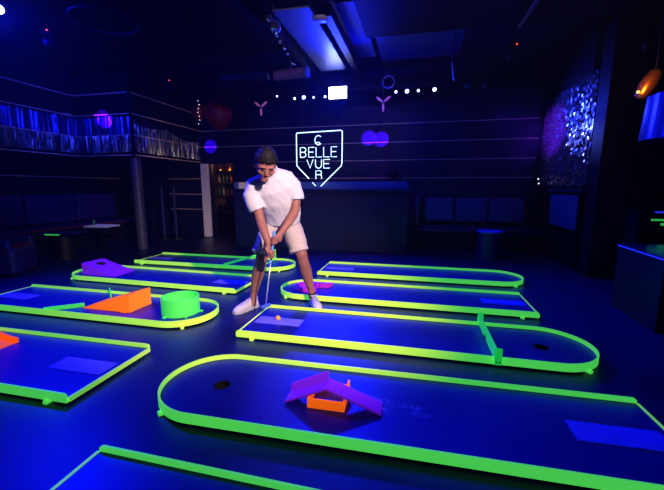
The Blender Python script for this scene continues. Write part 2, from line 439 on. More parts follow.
course('large course in the foreground carrying the purple ridge ramp', *A_B, 'L', hole=hole_local(-1.066, 1.69, *A_B, 'L'), board_mat=M['board_worn'])
course('green railed course at the left edge with a curved orange ramp', 1.708, -4.373, -1.809, .0125, 'L')
course('nearest course, cut off by the bottom edge of the picture', .784, -1.309, 1.255, -.0016, 'R')
course('course at left with the orange wedge and the green ring on it', 2.708, -4.311, -1.766, -.0003, 'R')
course('course at left with the purple box ramp at its round end', 3.677, -4.536, -2.016, -.0251, 'L')
course('farthest left course behind the golfer’s legs with a slanted green bar', 4.779, -4.241, -1.740, -.0031, 'R')
course('empty farthest course at right in front of the dark counter', 4.749, -1.283, 1.308, -.0061, 'R')
course('course just behind the golfer’s front foot with the magenta horseshoe', 3.697, -1.466, 1.116, -.0012, 'L')

# --- ridge ramp on the foreground course (local x along the course)
rr = thing('ridge_ramp', 'purple two-sided ridge ramp standing over the orange frame on the foreground course', 'ramp', (-.42, 1.665, ZB), .0221)
hz = .104; hw = .052
b = MB(); b.prism([(0, -hw, hz), (.288, -hw, .002), (.288, -hw, .014), (.004, -hw, hz+.014)], (0, 2*hw, 0)); b.build('exit_ramp', M['purple'], rr, bevel=.002)
b = MB(); b.prism([(0, -hw, hz), (-.225, -hw, .004), (-.225, -hw, .016), (-.004, -hw, hz+.014)], (0, 2*hw, 0)); b.build('entry_ramp', M['purple'], rr, bevel=.002)
b = MB(); b.prism([(-.006, hw-.012, hz+.010), (-.215, hw-.012, .016), (-.222, hw-.012, .028), (-.218, hw-.012, .060), (-.205, hw-.012, .070), (-.014, hw-.012, hz+.056), (-.004, hw-.012, hz+.050)], (0, .012, 0))
o = b.build('side_board', M['purple'], rr, bevel=.003); o['label'] = 'raised side board'
tf = thing('tunnel_frame', 'low open orange frame tucked under the purple ridge ramp', 'frame', (-.42, 1.68, ZB), .0221)
MB().box((0, -.068, .0255), (.196, .010, .051)).build('front_panel', M['orange'], tf)
MB().box((-.094, .018, .0255), (.010, .162, .051)).build('side_panel', M['orange'], tf)
MB().prism([(.089, -.063, 0), (.089, .112, 0), (.089, .112, .075), (.089, .085, .075), (.089, .03, .051), (.089, -.063, .051)], (.010, 0, 0)).build('side_panel', M['orange'], tf)
MB().box((0, .104, .024), (.196, .010, .048)).build('back_panel', M['orange'], tf)

# --- orange wedge, green ring and two guide strips on the left course
wd = thing('wedge_ramp', 'bright orange wedge ramp beside the green ring', 'ramp', (-2.79, 2.70, ZB), 0)
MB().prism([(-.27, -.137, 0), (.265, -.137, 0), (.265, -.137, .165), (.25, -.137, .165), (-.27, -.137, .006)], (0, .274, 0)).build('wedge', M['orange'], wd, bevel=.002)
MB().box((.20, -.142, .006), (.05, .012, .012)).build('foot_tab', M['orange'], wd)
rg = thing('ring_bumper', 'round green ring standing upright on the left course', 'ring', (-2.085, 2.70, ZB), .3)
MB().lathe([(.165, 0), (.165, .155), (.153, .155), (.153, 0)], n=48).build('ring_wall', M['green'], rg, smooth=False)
for a in (-120, -60, 0, 150):
    a = radians(a); MB().box((.178*cos(a), .178*sin(a), .006), (.04, .018, .012), rot=Matrix.Rotation(a, 3, 'Z'), bevel=.002).build('foot_tab', M['green'], rg)
def strip(p, q, h, label):
    p, q = V(p), V(q); d = q-p
    o = MB().box((0, 0, h/2), (d.length, .012, h), bevel=.003).build('guide_strip', M['green'])
    o.location = ((p.x+q.x)/2, (p.y+q.y)/2, ZB); o.rotation_euler = (0, 0, math.atan2(d.y, d.x))
    return tag(o, label, 'guide strip', 'guide strips in front of the orange wedge')
strip((-3.33, 2.402), (-3.085, 2.605), .04, 'short green guide strip from the front rail to the orange wedge tip')
strip((-3.19, 3.0), (-3.035, 2.862), .07, 'small green guide strip behind the orange wedge by the back rail')

# --- crossbar on the golfer's course
cb = thing('crossbar_gate', 'green crossbar gate lying across the rails at right of the golfer’s course', 'gate', (.556, 2.697+.003, 0), .0)
b = MB()
b.prism([(-.006, -.325, .05), (-.006, -.02, .05), (-.006, .035, .105), (-.006, .075, .05), (-.006, .325, .05), (-.006, .325, .135), (-.006, -.325, .135)], (.012, 0, 0))
b.build('gate_board', M['green'], cb, bevel=.002)
for s in (-1, 1):
    br = MB().box((.012, s*.341, .082), (.046, .014, .116), bevel=.003).build('bracket', M['green'], cb)
    for dx in (-.010, .012): MB().cyl((.012+dx-.001, s*.348-(.004 if s < 0 else 0), .046), .005, .004, 10, axis='Y').build('screw', M['screw'], br)
# --- slanted bar on the far left course
sb = thing('slanted_bar', 'thin green bar slanting across the far left course behind the golfer', 'bar', (-2.36, 4.785, 0), 0)
p, q = V((-.34, -.285, .066)), V((.17, .325, .185)); d = q-p
MB().box((p+q)/2, (d.length, .014, .034), rot=d.to_track_quat('X', 'Z').to_matrix(), bevel=.003).build('bar', M['green'], sb)
MB().box((.19, .332, .125), (.06, .016, .17), bevel=.003).build('bracket', M['green'], sb)
MB().box((-.345, -.290, .054), (.05, .03, .024), bevel=.003).build('bracket', M['green'], sb)
MB().box((.19, .02, .046), (.06, .03, .008)).build('foot_plate', M['green'], sb)
MB().box((.19, .175, .046), (.02, .31, .008)).build('base_rail', M['green'], sb)
# --- purple box ramp with a hole
pr = thing('box_ramp', 'purple box ramp with a round hole at the far left', 'ramp', (-4.03, 3.79, ZB), -.02)
bx = MB().prism([(-.235, -.165, 0), (.28, -.165, 0), (.28, -.165, .006), (-.235, -.165, .150)], (0, .33, 0)).build('ramp_body', M['purple'], pr)
ct = MB().cyl((-.11, .01, .012), .055, .3, 28).build('cut', M['hole']); ct.parent = pr
md = bx.modifiers.new('hole', 'BOOLEAN'); md.object = ct; md.operation = 'DIFFERENCE'; md.solver = 'EXACT'
bpy.context.view_layer.update(); dg = bpy.context.evaluated_depsgraph_get()
me = bpy.data.meshes.new_from_object(bx.evaluated_get(dg), depsgraph=dg); bx.modifiers.clear(); bx.data = me; bpy.data.objects.remove(ct)
def slope(x): return .006 + (.28-x)/.515*.144
rgs = []
for rr_, f in ((.0545, 0), (.0545, 1), (.049, 1), (.049, 0)):
    rgs.append([(-.11+rr_*cos(2*pi*k/28), .01+rr_*sin(2*pi*k/28), .022 if not f else slope(-.11+rr_*cos(2*pi*k/28))+.0006) for k in range(28)])
hl = MB().rings(rgs, closed=True).cyl((-.11, .01, .012), .050, .012, 28).build('hole_cup', M['hole'], pr); hl['label'] = 'black hole through the ramp top'
# --- magenta horseshoe
hs = thing('horseshoe_bumper', 'magenta horseshoe bumper behind the golfer’s front leg', 'bumper', (-1.16, 3.70, ZB), 0)
rgs = []
for k in range(37):
    a = radians(35 + 290*k/36); c, s = cos(a), sin(a)
    rgs.append([(.10*c, .10*s, 0), (.145*c, .145*s, 0), (.145*c, .145*s, .05), (.10*c, .10*s, .05)])
MB().rings(rgs).build('curved_wall', M['magenta'], hs)
MB().prism([(.085, .09, 0), (.25, .15, 0), (.22, .08, 0), (.12, .06, 0)], (0, 0, .05)).build('spur', M['magenta'], hs)
# --- curved orange ramp at the left edge
jr = thing('curved_ramp', 'orange curved jump ramp at the left edge of the picture', 'ramp', (-2.85, 1.70, ZB), .0125)
prof = [(-.5*k/14, 0, .19*(k/14)**1.7 + .004) for k in range(15)]
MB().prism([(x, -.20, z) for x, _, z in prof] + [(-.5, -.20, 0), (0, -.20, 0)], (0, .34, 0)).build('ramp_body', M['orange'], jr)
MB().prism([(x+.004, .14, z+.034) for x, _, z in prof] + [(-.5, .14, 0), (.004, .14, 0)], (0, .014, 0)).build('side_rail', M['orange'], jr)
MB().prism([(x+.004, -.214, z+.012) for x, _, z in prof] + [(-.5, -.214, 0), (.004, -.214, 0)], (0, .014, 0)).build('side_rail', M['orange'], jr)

tag(MB().ball((-1.127, 2.705, ZB+.004+.0215), .0215, 3).build('golf_ball', M['ball'], smooth=True), 'orange golf ball on the pale tee mat in front of the golfer', 'ball')

# ------------------------------------------------------------------ the golfer (u right, w towards the viewer, z up)
RZ = radians(22.93)
G0 = V((-1.32, 3.12, 0))
ps = thing('person', 'person in white t-shirt, cream shorts and white trainers bending over a putter', 'person', G0, RZ)
def L3(u, w, z): return V((u, -w, z))
th = radians(37); yaw_h = radians(9)
HC = L3(-.054, .42, 1.372)
Hf = V((sin(yaw_h)*cos(th), -cos(yaw_h)*cos(th), -sin(th))); Hr = V((cos(yaw_h), sin(yaw_h), 0.)); Hu = Hr.cross(Hf) ; Hu = Hu if Hu.z > 0 else -Hu
HM = Matrix((Hr, Hf, Hu)).transposed()
roll = Matrix.Rotation(radians(-5), 3, Hf); HM = roll @ HM
def hp(x, y, z): return HC + HM @ (V((x, y, z))*1.06)
def headball(b, c, r, sub=3):
    o = bmesh.ops.create_icosphere(b.bm, subdivisions=sub, radius=1)
    for v in o['verts']: v.co = hp(c[0]+v.co.x*r[0], c[1]+v.co.y*r[1], c[2]+v.co.z*r[2])
body = MB()
# skull, jaw, nose, ears
o = bmesh.ops.create_icosphere(body.bm, subdivisions=4, radius=1)
for v in o['verts']:
    x, y, z = v.co
    k = 1. if z > -.1 else 1 - .30*min(1, (-.1-z)/.9)
    yy = y*(.096 if y < 0 else .092); zz = z*.118
    if z < -.2 and y < 0: yy *= 1 - .35*(-z-.2)
    v.co = hp(x*.075*k, yy + (.012 if z < -.3 else 0), zz)
body.limb([(hp(0, .086, .012), .009), (hp(0, .099, -.012), .012), (hp(0, .103, -.028), .0145), (hp(0, .093, -.036), .013)], 10)
headball(body, (0, .080, .020), (.060, .014, .010)); headball(body, (0, .074, -.092), (.030, .022, .020))
headball(body, (.036, .066, -.026), (.026, .022, .022)); headball(body, (-.036, .066, -.026), (.026, .022, .022))
for s in (-1, 1): headball(body, (s*.078, -.006, -.008), (.010, .020, .033), 2)
# neck and trunk
body.limb([(L3(-.02, .17, 1.24), .075, .07), (L3(-.035, .25, 1.30), .062), (L3(-.045, .34, 1.345), .058), (hp(0, -.02, -.05), .055)], 16)
body.limb([(L3(.075, -.05, .80), .15, .11), (L3(.075, 0, .92), .15, .10), (L3(.05, .1, 1.06), .17, .11), (L3(.0, .18, 1.19), .16, .09), (L3(-.02, .2, 1.25), .09, .07)], 20)
# arms
AR = dict(right=[(L3(-.165, .2, 1.19), .055), (L3(-.150, .205, 1.08), .049), (L3(-.134, .215, .985), .045), (L3(-.112, .24, .895), .041), (L3(-.098, .262, .845), .042), (L3(-.074, .30, .775), .037), (L3(-.052, .33, .712), .029), (L3(-.046, .338, .682), .027)],
          left=[(L3(.135, .18, 1.235), .050), (L3(.183, .175, 1.15), .050), (L3(.203, .175, 1.07), .047), (L3(.196, .195, .985), .042), (L3(.180, .215, .945), .043), (L3(.128, .27, .875), .038), (L3(.075, .315, .81), .029), (L3(.060, .325, .792), .027)])
for k in AR: body.limb(AR[k], 14)
# hands round the putter grip: axis runs from the head up to the grip
def axis_at(z): return L3(-.09 + .141*(z-.139), .345, z)
def hand(zc, s, wrist):
    """s = +1: palm on the viewer's right of the grip, -1: on the left"""
    ks = [zc+.030, zc+.010, zc-.010, zc-.029]
    kn = axis_at(zc) + L3(s*.034, .008, 0)
    wr = V(wrist)
    mid = wr.lerp(kn, .5) + L3(s*.006, 0, 0)
    body.limb([(wr, .026, .022, (0, 0, 1)), (mid, .040, .020, (0, 0, 1)), (kn, .043, .017, (0, 0, 1))], 12, hint=(0, 0, 1))
    for i, z in enumerate(ks):                       # four fingers curling round the front of the grip
        a = axis_at(z); ln = (1., 1.12, 1.05, .82)[i]; pts = []
        for j, (deg, r) in enumerate(((-12, .036), (38, .032), (88, .027), (140, .0245), (140+45*ln, .022))):
            an = radians(deg); pts.append((a + L3(s*r*cos(an), r*sin(an), -.004*j), (.0098, .0095, .009, .0083, .0072)[j]))
        body.limb(pts, 8, hint=(0, 0, 1))
    # thumb leaves the side of the palm near its base and lies down along the grip
    t0 = wr.lerp(kn, .45) + L3(-s*.006, .016, -.002)
    a1 = axis_at(zc-.012); a2 = axis_at(zc-.045)
    body.limb([(t0, .0125), (a1 + L3(s*.012, .030, .030), .0115), (a1 + L3(-s*.002, .033, -.004), .0105), (a2 + L3(-s*.004, .031, .006), .009)], 8)
hand(.742, 1, L3(.060, .325, .792)); hand(.622, -1, L3(-.046, .338, .682))
# legs
def leg(P): body.limb(P, 16)
leg([(L3(-.005, -.05, .80), .085, .085), (L3(-.065, .005, .68), .074), (L3(-.110, .05, .58), .062), (L3(-.118, .072, .535), .056), (L3(-.132, .060, .475), .054), (L3(-.158, .012, .37), .061), (L3(-.182, -.012, .28), .051), (L3(-.206, -.022, .17), .033), (L3(-.216, -.022, .10), .034), (L3(-.225, -.01, .05), .036)])
leg([(L3(.165, -.05, .80), .085, .085), (L3(.207, .005, .68), .076), (L3(.240, .045, .59), .064), (L3(.258, .058, .545), .057), (L3(.270, .045, .485), .055), (L3(.300, -.005, .375), .061), (L3(.326, -.025, .28), .051), (L3(.356, -.032, .17), .033), (L3(.372, -.034, .10), .034), (L3(.376, -.02, .05), .036)])
remesh(body, 'body', M['skin'], ps, .0052, 3)
# face details
for s in (-1, 1):
    b = MB(); headball(b, (s*.031, .0865, -.001), (.013, .005, .0028), 2); b.build('eye', M['eye'], ps, smooth=True)
    b = MB(); b.limb([(hp(s*.013, .093, .019), .0030), (hp(s*.032, .0925, .024), .0036), (hp(s*.052, .080, .019), .0025)], 8); b.build('eyebrow', M['hair'], ps, smooth=True)
b = MB(); b.limb([(hp(-.025, .083, -.068), .004), (hp(0, .092, -.067), .0065), (hp(.025, .083, -.068), .004)], 8); b.build('mouth', M['lip'], ps, smooth=True)
# hair: a cap pushed inside the skull over the face
hb = MB(); o = bmesh.ops.create_icosphere(hb.bm, subdivisions=5, radius=1)
for v in o['verts']:
    x, y, z = v.co
    line = .40 + .10*noise.noise(V((x*6, 3, 1))) - .22*max(0, abs(x)-.45) if y > .15 else (-.05 - (.15-y)*.62)   # hairline: high over the forehead, low at the nape
    if abs(x) > .75 and y > -.1: line = max(line, .12 if y > .15 else -.15)
    n = noise.noise(V((x*5, y*5, z*5)))*.07 + noise.noise(V((x*16, y*10, z*16)))*.055
    vol = 1.0 + n + (.10*max(0, z))*(1 if y > 0 else .6)
    kk = max(0., min(1., (z-line)/.10+.5))
    k = .80 + (vol-.80)*kk
    v.co = hp(x*.086*k, y*.106*k - .002, z*.131*k + .004)
for i in range(260):                                 # short tufts
    a = random.uniform(0, 2*pi); z = random.uniform(.15, 1); rr_ = (1-z*z)**.5
    x, y = rr_*cos(a), rr_*sin(a)
    if y > .15 and z < .50: continue
    p0 = V((x*.086, y*.106-.002, z*.131+.004)); dr = V((x, y+.5, z+.35+random.uniform(-.2, .3))) + V((random.uniform(-.4, .4), random.uniform(-.3, .3), 0)); dr.normalize()
    hb.limb([(hp(*(p0-dr*.010)), .0085), (hp(*(p0+dr*.002)), .006), (hp(*(p0+dr*random.uniform(.006, .012))), .0015)], 6, round_=False)
hb.build('hair', M['hair'], ps, smooth=True)
# t-shirt
tl = .16
sh = MB()
def sd(t): return (cos(t), 0, sin(t))
sh.limb([(L3(.085, -.005, .868), .172, .122, sd(.03)), (L3(.083, .02, .92), .178, .125, sd(.05)), (L3(.07, .06, .99), .180, .125, sd(.08)), (L3(.045, .125, 1.09), .190, .125, sd(.12)), (L3(.015, .18, 1.185), .195, .112, sd(.17)), (L3(-.005, .205, 1.245), .158, .094, sd(.22)), (L3(-.022, .232, 1.295), .108, .082, sd(.28)), (L3(-.030, .246, 1.315), .084, .072, sd(.28))], 28, round_=False)
sh.limb([(L3(-.06, .2, 1.225), .085), (L3(-.158, .205, 1.190), .080), (L3(-.186, .208, 1.115), .077, .072), (L3(-.162, .21, 1.04), .073, .068), (L3(-.142, .213, .985), .070, .066)], 18, round_=False)
sh.limb([(L3(.05, .19, 1.265), .088), (L3(.135, .18, 1.258), .080), (L3(.184, .175, 1.195), .074), (L3(.202, .172, 1.13), .074), (L3(.205, .17, 1.08), .076, .072)], 18, round_=False)
def wr_shirt(c):
    return .0065*noise.noise(V((c.x*9+c.z*6, c.y*7, c.z*7-c.x*8))) + .004*noise.noise(V((c.x*22+c.z*9, c.y*15, c.z*12)))
remesh(sh, 'shirt', M['shirt'], ps, .008, 5, wr_shirt)
b = MB(); b.torus(L3(-.032, .250, 1.322), .078, .009, 30, 8, mtx=(L3(-.14, .40, .42)-L3(0, 0, 0)).to_track_quat('Z', 'Y').to_matrix())
b.build('collar', M['shirt'], ps, smooth=True)
# shorts
st = MB()
st.limb([(L3(.075, -.045, .885), .165, .12), (L3(.073, -.05, .82), .182, .130), (L3(.073, -.045, .765), .186, .130)], 26, round_=False)
st.limb([(L3(-.015, -.04, .81), .105, .12), (L3(-.065, -.005, .70), .094, .105), (L3(-.108, .030, .62), .084, .095), (L3(-.134, .050, .562), .078, .086)], 20, round_=False)
st.limb([(L3(.165, -.04, .81), .105, .12), (L3(.200, -.005, .70), .102, .108), (L3(.222, .028, .63), .096, .098), (L3(.234, .045, .575), .091, .090)], 20, round_=False)
remesh(st, 'shorts', M['shorts'], ps, .008, 4, lambda c: .006*noise.noise(V((c.x*10-c.z*5, c.y*9, c.z*14))) + .003*noise.noise(V((c.x*25, c.y*25, c.z*30))))
for c0, c1, ra, rb in ((L3(-.118, .036, .592), L3(-.137, .050, .556), .083, .091), (L3(.227, .034, .603), L3(.236, .046, .566), .095, .095)):
    b = MB(); b.limb([(c0, ra*.97, rb*.97), (c0.lerp(c1, .15), ra*1.03, rb*1.03), (c0.lerp(c1, .85), ra*1.03, rb*1.03), (c1, ra*.97, rb*.97)], 24, round_=False)
    o = b.build('rolled_cuff', M['shorts'], ps, smooth=True)
# shoes and socks
def shoe(heel, toe):
    heel, toe = V(heel), V(toe); d = toe-heel; Ls = d.length; ang = math.atan2(d.y, d.x)
    sh = bpy.data.objects.new('shoe', None); COL.objects.link(sh); sh.parent = ps; sh.empty_display_size = .05
    sh.location = heel; sh.rotation_euler = (0, 0, ang)
    def outline(k):                                  # half width along the foot
        base = .032 + .013*min(1., max(0., (k-.25)/.4))
        if k < .08: base *= (.55 + .45*(k/.08)**.5)
        if k > .78: base *= max(.12, (1 - ((k-.78)/.235)**2))**.5
        return base
    secs = []
    tops = [(0, .06), (.03, .088), (.10, .102), (.22, .106), (.34, .108), (.46, .102), (.58, .092), (.70, .082), (.80, .074), (.88, .066), (.94, .056), (.98, .045), (1.0, .034)]
    for k, t in tops:
        hw = outline(k)
        ring = []
        for j in range(17):
            a = pi*j/16; ring.append((k*Ls, hw*cos(a)*(1. if sin(a) < .5 else (.92 if sin(a) < .9 else .85)), .024 + (t-.024)*sin(a)**.75))
        secs.append(ring)
    b = MB(); b.rings(secs); b.build('shoe_upper', M['shoe'], sh, smooth=True)
    b = MB(); pts = []
    ks = [0, .03, .08, .16, .25, .4, .55, .7, .78, .84, .90, .95, .98, 1.01]
    for k in ks: pts.append((k*Ls-.004, (outline(min(1, k))+.004), .0))
    for k in ks[::-1]: pts.append((k*Ls-.004, -(outline(min(1, k))+.004), .0))
    b.prism(pts, (0, 0, .030)); o = b.build('sole', M['sole'], sh, bevel=.004)
    for i in range(5):
        k = .40 + i*.075; t = .106 - (k-.40)*.09
        b = MB(); b.tube([(k*Ls, -.027, t-.014), (k*Ls+.006, 0, t+.004), (k*Ls+.012, .027, t-.014)], .0042, 6); b.build('lace', M['lace'], sh)
    b = MB(); b.torus((.17*Ls, 0, .104), .036, .008, 24, 8); b.build('shoe_collar', M['shoe'], sh, smooth=True)
    return sh
shoe(L3(-.180, -.075, 0), L3(-.392, .135, 0))
shoe(L3(.370, -.075, 0), L3(.412, .185, 0))
b = MB(); b.limb([(L3(.373, -.034, .085), .040), (L3(.366, -.033, .125), .0385)], 16, round_=False); b.build('sock', M['sock'], ps, smooth=True)
# putter, held in both hands
pu = thing('putter', 'putter with blue grip and blue head held by the golfer', 'golf club', G0, RZ)
MB().tube([axis_at(.145), axis_at(.565)], .0062, 10).build('shaft', M['shaft'], pu, smooth=True)
MB().tube([axis_at(.56), axis_at(.60), axis_at(.80), axis_at(.812)], [.0085, .0115, .0135, .009], 12).build('grip', M['grip'], pu, smooth=True)
hd = axis_at(.139)
MB().box(hd + L3(.0, -.012, .0), (.030, .105, .026), rot=Matrix.Rotation(radians(-48), 3, 'Z'), bevel=.006).build('putter_head', M['club'], pu)

# ------------------------------------------------------------------ neon sign
sg = thing('neon_sign', 'white neon shield sign with spelled-out letters above the dark counter', 'sign', (0, 6.2, 0))
def neon(name, pts, r=.0085, label=None):
    o = MB().tube([V((x, 0, z)) for x, z in pts], r, 8, hint=(0, 1, 0)).build(name, M['neon'], sg, smooth=True)
    return o
def arcp(cx, cz, rx, rz_, a0, a1, n=14): return [(cx+rx*cos(radians(a0+(a1-a0)*k/n)), cz+rz_*sin(radians(a0+(a1-a0)*k/n))) for k in range(n+1)]
neon('outline_tube', [(-1.91, 1.335), (-2.13, 1.555), (-2.14, 1.575), (-2.14, 2.125), (-2.13, 2.14), (-1.325, 2.16), (-1.30, 2.145), (-1.298, 2.02), (-1.302, 1.6), (-1.315, 1.555), (-1.69, 1.20)], .0085)
neon('outline_tube', [(-1.845, 1.265), (-1.785, 1.205)], .0085)
def letter(ch, x0, x1, z0, z1):
    w, h = x1-x0, z1-z0; mid = z0+h*.52
    S = {'E': [[(1, 1), (0, 1), (0, 0), (1, 0)], [(0, .52), (.85, .52)]],
         'L': [[(0, 1), (0, 0), (1, 0)]], 'V': [[(0, 1), (.5, 0), (1, 1)]]}
    strokes = []
    if ch in S: strokes = [[(x0+a*w, z0+c*h) for a, c in st_] for st_ in S[ch]]
    if ch == 'U': strokes = [[(x0, z1)] + [(x0, z0+w/2)] + arcp((x0+x1)/2, z0+w/2, w/2, w/2, 180, 360, 10) + [(x1, z1)]]
    if ch == 'C': strokes = [arcp((x0+x1)/2, (z0+z1)/2, w/2, h/2, 45, 315, 18), arcp((x0+x1)/2-.01, z0+h*.16, w*.26, h*.12, 0, 360, 10)]
    if ch in 'BR':
        q = h*.24
        up_ = [(x0, z0), (x0, z1), (x1-q, z1)] + arcp(x1-q, z1-q, q, q, 90, -90, 8) + [(x0, z1-2*q)]
        strokes = [up_]
        if ch == 'B': strokes.append([(x1-q, z1-2*q)] + arcp(x1-q*1.1, z0+q*1.08, q*1.1, q*1.08, 90, -90, 8) + [(x0, z0)])
        else: strokes.append([(x1-q, z1-2*q)] + arcp(x1-q, z1-3*q, q, q, 90, 0, 6) + [(x1, z0)])
    b = MB()
    for s_ in strokes: b.tube([V((x, 0, z)) for x, z in s_], .0068, 8, hint=(0, 1, 0))
    b.build('letter', M['neon'], sg, smooth=True)
letter('C', -1.795, -1.665, 1.925, 2.085)
for ch, a in zip('BELLE', (-2.07, -1.913, -1.775, -1.635, -1.498)): letter(ch, a, a+.105, 1.715, 1.885)
for ch, a in zip('VUE', (-1.945, -1.787, -1.635)): letter(ch, a, a+.112, 1.52, 1.67)
letter('R', -1.78, -1.675, 1.33, 1.475)
for x in (-2.05, -1.31): MB().tube([V((x, .012, 2.14)), V((x, .012, 3.5))], .003, 6, hint=(1, 0, 0)).build('hanging_wire', M['wire'], sg)
MB().tube([V((-1.33, .01, 1.62)), V((-1.24, .02, 1.50)), V((-1.10, .02, 1.46)), V((-.98, .02, 1.55)), V((-.93, .02, 1.70))], .003, 6, hint=(0, 1, 0)).build('power_cable', M['wire'], sg)

# ------------------------------------------------------------------ counter and back-right seating
ct = thing('bar_counter', 'long dark blue counter below the neon sign', 'counter', (-1.81, 6.3, 0))
MB().box((0, .35, .55), (3.36, .70, 1.10), bevel=.01).build('counter_body', M['counter'], ct)
MB().box((0, .33, 1.125), (3.40, .76, .05), bevel=.008).build('countertop', M['counter'], ct)
MB().box((0, .04, 1.215), (3.34, .03, .13), bevel=.004).build('acrylic_ledge', M['acrylic'], ct)
for x in (-1.1, -.28, .56, 1.36): MB().box((x, -.004, .50), (.012, .012, .96)).build('panel_joint', M['black'], ct)
bs = MB().box((-3.3, 6.32, 1.21), (.16, .02, .12)).build('menu_card', M['paper']); tag(bs, 'small pale card standing on the left end of the counter', 'card')
mh = thing('moving_head_light', 'black moving-head stage light on the right end of the counter', 'stage light', (-.40, 6.55, 1.15))
MB().box((0, 0, .04), (.22, .2, .08), bevel=.012).build('base', M['black'], mh)
for s in (-1, 1): MB().box((s*.105, 0, .20), (.03, .10, .26), bevel=.01).build('yoke_arm', M['black'], mh)
MB().limb([((0, .08, .28), .06), ((0, 0, .27), .085), ((0, -.1, .25), .075)], 16).build('lamp_head', M['black'], mh, smooth=True)
for i, (x, r) in enumerate(((-.72, .012), (-.62, .012), (-.55, .012))):
    tag(MB().lathe([(.0, .0), (.022, .0), (.022, .07), (.018, .07), (.018, .01), (0, .01)], (x, 6.48, 1.15), 14, closed=False).build('drinking_glass', M['glass']), 'small drinking glass standing on the counter by the stage light', 'glass', 'glasses on the counter')

bq = thing('banquette', 'dark blue upholstered bench with pale back cushions along the back wall at right', 'bench', (1.1, 7.25, 0))
MB().box((.0, .0, .20), (2.26, .60, .28), bevel=.02).build('seat_base', M['black'], bq)
MB().box((-.72, -.02, .375), (.80, .62, .08), bevel=.02).build('seat_cushion', M['vinyl'], bq)
MB().box((.41, -.02, .375), (1.44, .62, .08), bevel=.02).build('seat_cushion', M['vinyl'], bq)
for x0, x1 in ((.19, .74), (.78, 1.38), (1.42, 2.05)):
    MB().box(((x0+x1)/2-1.1, .27, .735), (x1-x0, .10, .47), bevel=.03).build('back_cushion', M['panel'], bq)
MB().box((-1.08, .03, .72), (.09, .52, .62), bevel=.03).build('side_cushion', mat('pink_grey_vinyl', (.14, .09, .2), .45), bq)
def pouffe(x, y, r, h, label, topm):
    t = thing('drum_table', label, 'table', (x, y, 0), 0)
    MB().cyl((0, 0, 0), r*.92, h-.03, 28).build('table_body', M['vinyl'], t)
    MB().cyl((0, 0, h-.03), r, .03, 32).build('table_top', topm, t, bevel=.004)
pouffe(1.19, 6.15, .20, .48, 'small round table with a blue-lit top in front of the back bench', mat('pale_blue_table_top', (.16, .17, .7), .3))
# pale frosted panel beside the bench
o = MB().box((2.245, 6.22, .82), (.02, 1.05, .50), bevel=.004).build('frosted_panel', M['acrylic']); tag(o, 'low bluish frosted panel under the shimmer curtain at right', 'panel')
o = MB().box((2.235, 6.2, 1.14), (.05, 1.3, .05)).build('ledge', M['steel']); tag(o, 'thin steel ledge at the bottom of the sparkling right curtain', 'ledge')

# ------------------------------------------------------------------ left seating under the balcony
lb = thing('wall_bench', 'dark bench with red piping along the left wall under the balcony', 'bench', (-6.68, 4.9, 0))
MB().box((0, 0, .20), (.60, 4.0, .40), bevel=.02).build('seat_base', M['black'], lb)
MB().box((0.0, 0, .425), (.62, 4.0, .06), bevel=.02).build('seat_cushion', M['vinyl'], lb)
MB().box((.315, 0, .425), (.012, 4.0, .02)).build('piping', M['red_vinyl'], lb)
for y in (-1.5, -.5, .5, 1.5): MB().box((-.25, y, .76), (.10, .96, .56), bevel=.03).build('back_cushion', M['vinyl'], lb)
t = thing('square_table', 'square table with a pale lit top by the left wall', 'table', (-5.6, 5.25, 0), .1)
MB().box((0, 0, .475), (.46, .34, .03), bevel=.005).build('table_top', M['table'], t); MB().box((0, 0, .23), (.06, .06, .46)).build('table_leg', M['black'], t); MB().box((0, 0, .01), (.3, .3, .02)).build('table_foot', M['black'], t)
o = MB().tube([V((-5.72, 5.20, .49)), V((-5.72, 5.20, .56)), V((-5.72, 5.20, .60))], [.022, .022, .008], 12).build('bottle', M['bottle_green']); tag(o, 'small bottle standing on the pale square table', 'bottle')
t = thing('low_table', 'low dark table with a green edge in front of the left bench', 'table', (-5.65, 4.55, 0), .1)
MB().box((0, 0, .43), (.50, .40, .02), bevel=.004).build('table_top', M['vinyl'], t); MB().box((0, -.205, .43), (.26, .012, .018)).build('edge_strip', M['green_glow'], t); MB().cyl((0, 0, 0), .14, .42, 20).build('table_base', M['black'], t)
t = thing('armchair', 'dark armchair with red piping at the far left edge', 'armchair', (-5.55, 3.55, 0), .5)
MB().box((0, 0, .2), (.6, .6, .36), bevel=.04).build('seat', M['vinyl'], t); MB().box((-.27, 0, .5), (.12, .6, .4), bevel=.04).build('backrest', M['vinyl'], t)
for s in (-1, 1): MB().box((0, s*.27, .42), (.55, .10, .14), bevel=.03).build('armrest', M['vinyl'], t)
MB().box((.05, .0, .385), (.5, .42, .012)).build('piping', M['red_vinyl'], t)
# crowd-control posts and a standing dark speaker near the doorway
for x, y, lb_ in ((-5.62, 6.9, 'left of the two blue-lit posts under the balcony'), (-5.30, 6.9, 'right of the two blue-lit posts under the balcony')):
    t = thing('barrier_post', lb_, 'post', (x, y, 0), 0, 'blue-lit posts under the balcony')
    MB().cyl((0, 0, .03), .03, 1.15, 14).build('post', mat('blue_grey_post', (.012, .015, .12), .35), t); MB().cyl((0, 0, 0), .15, .03, 24).build('base_plate', M['black'], t)
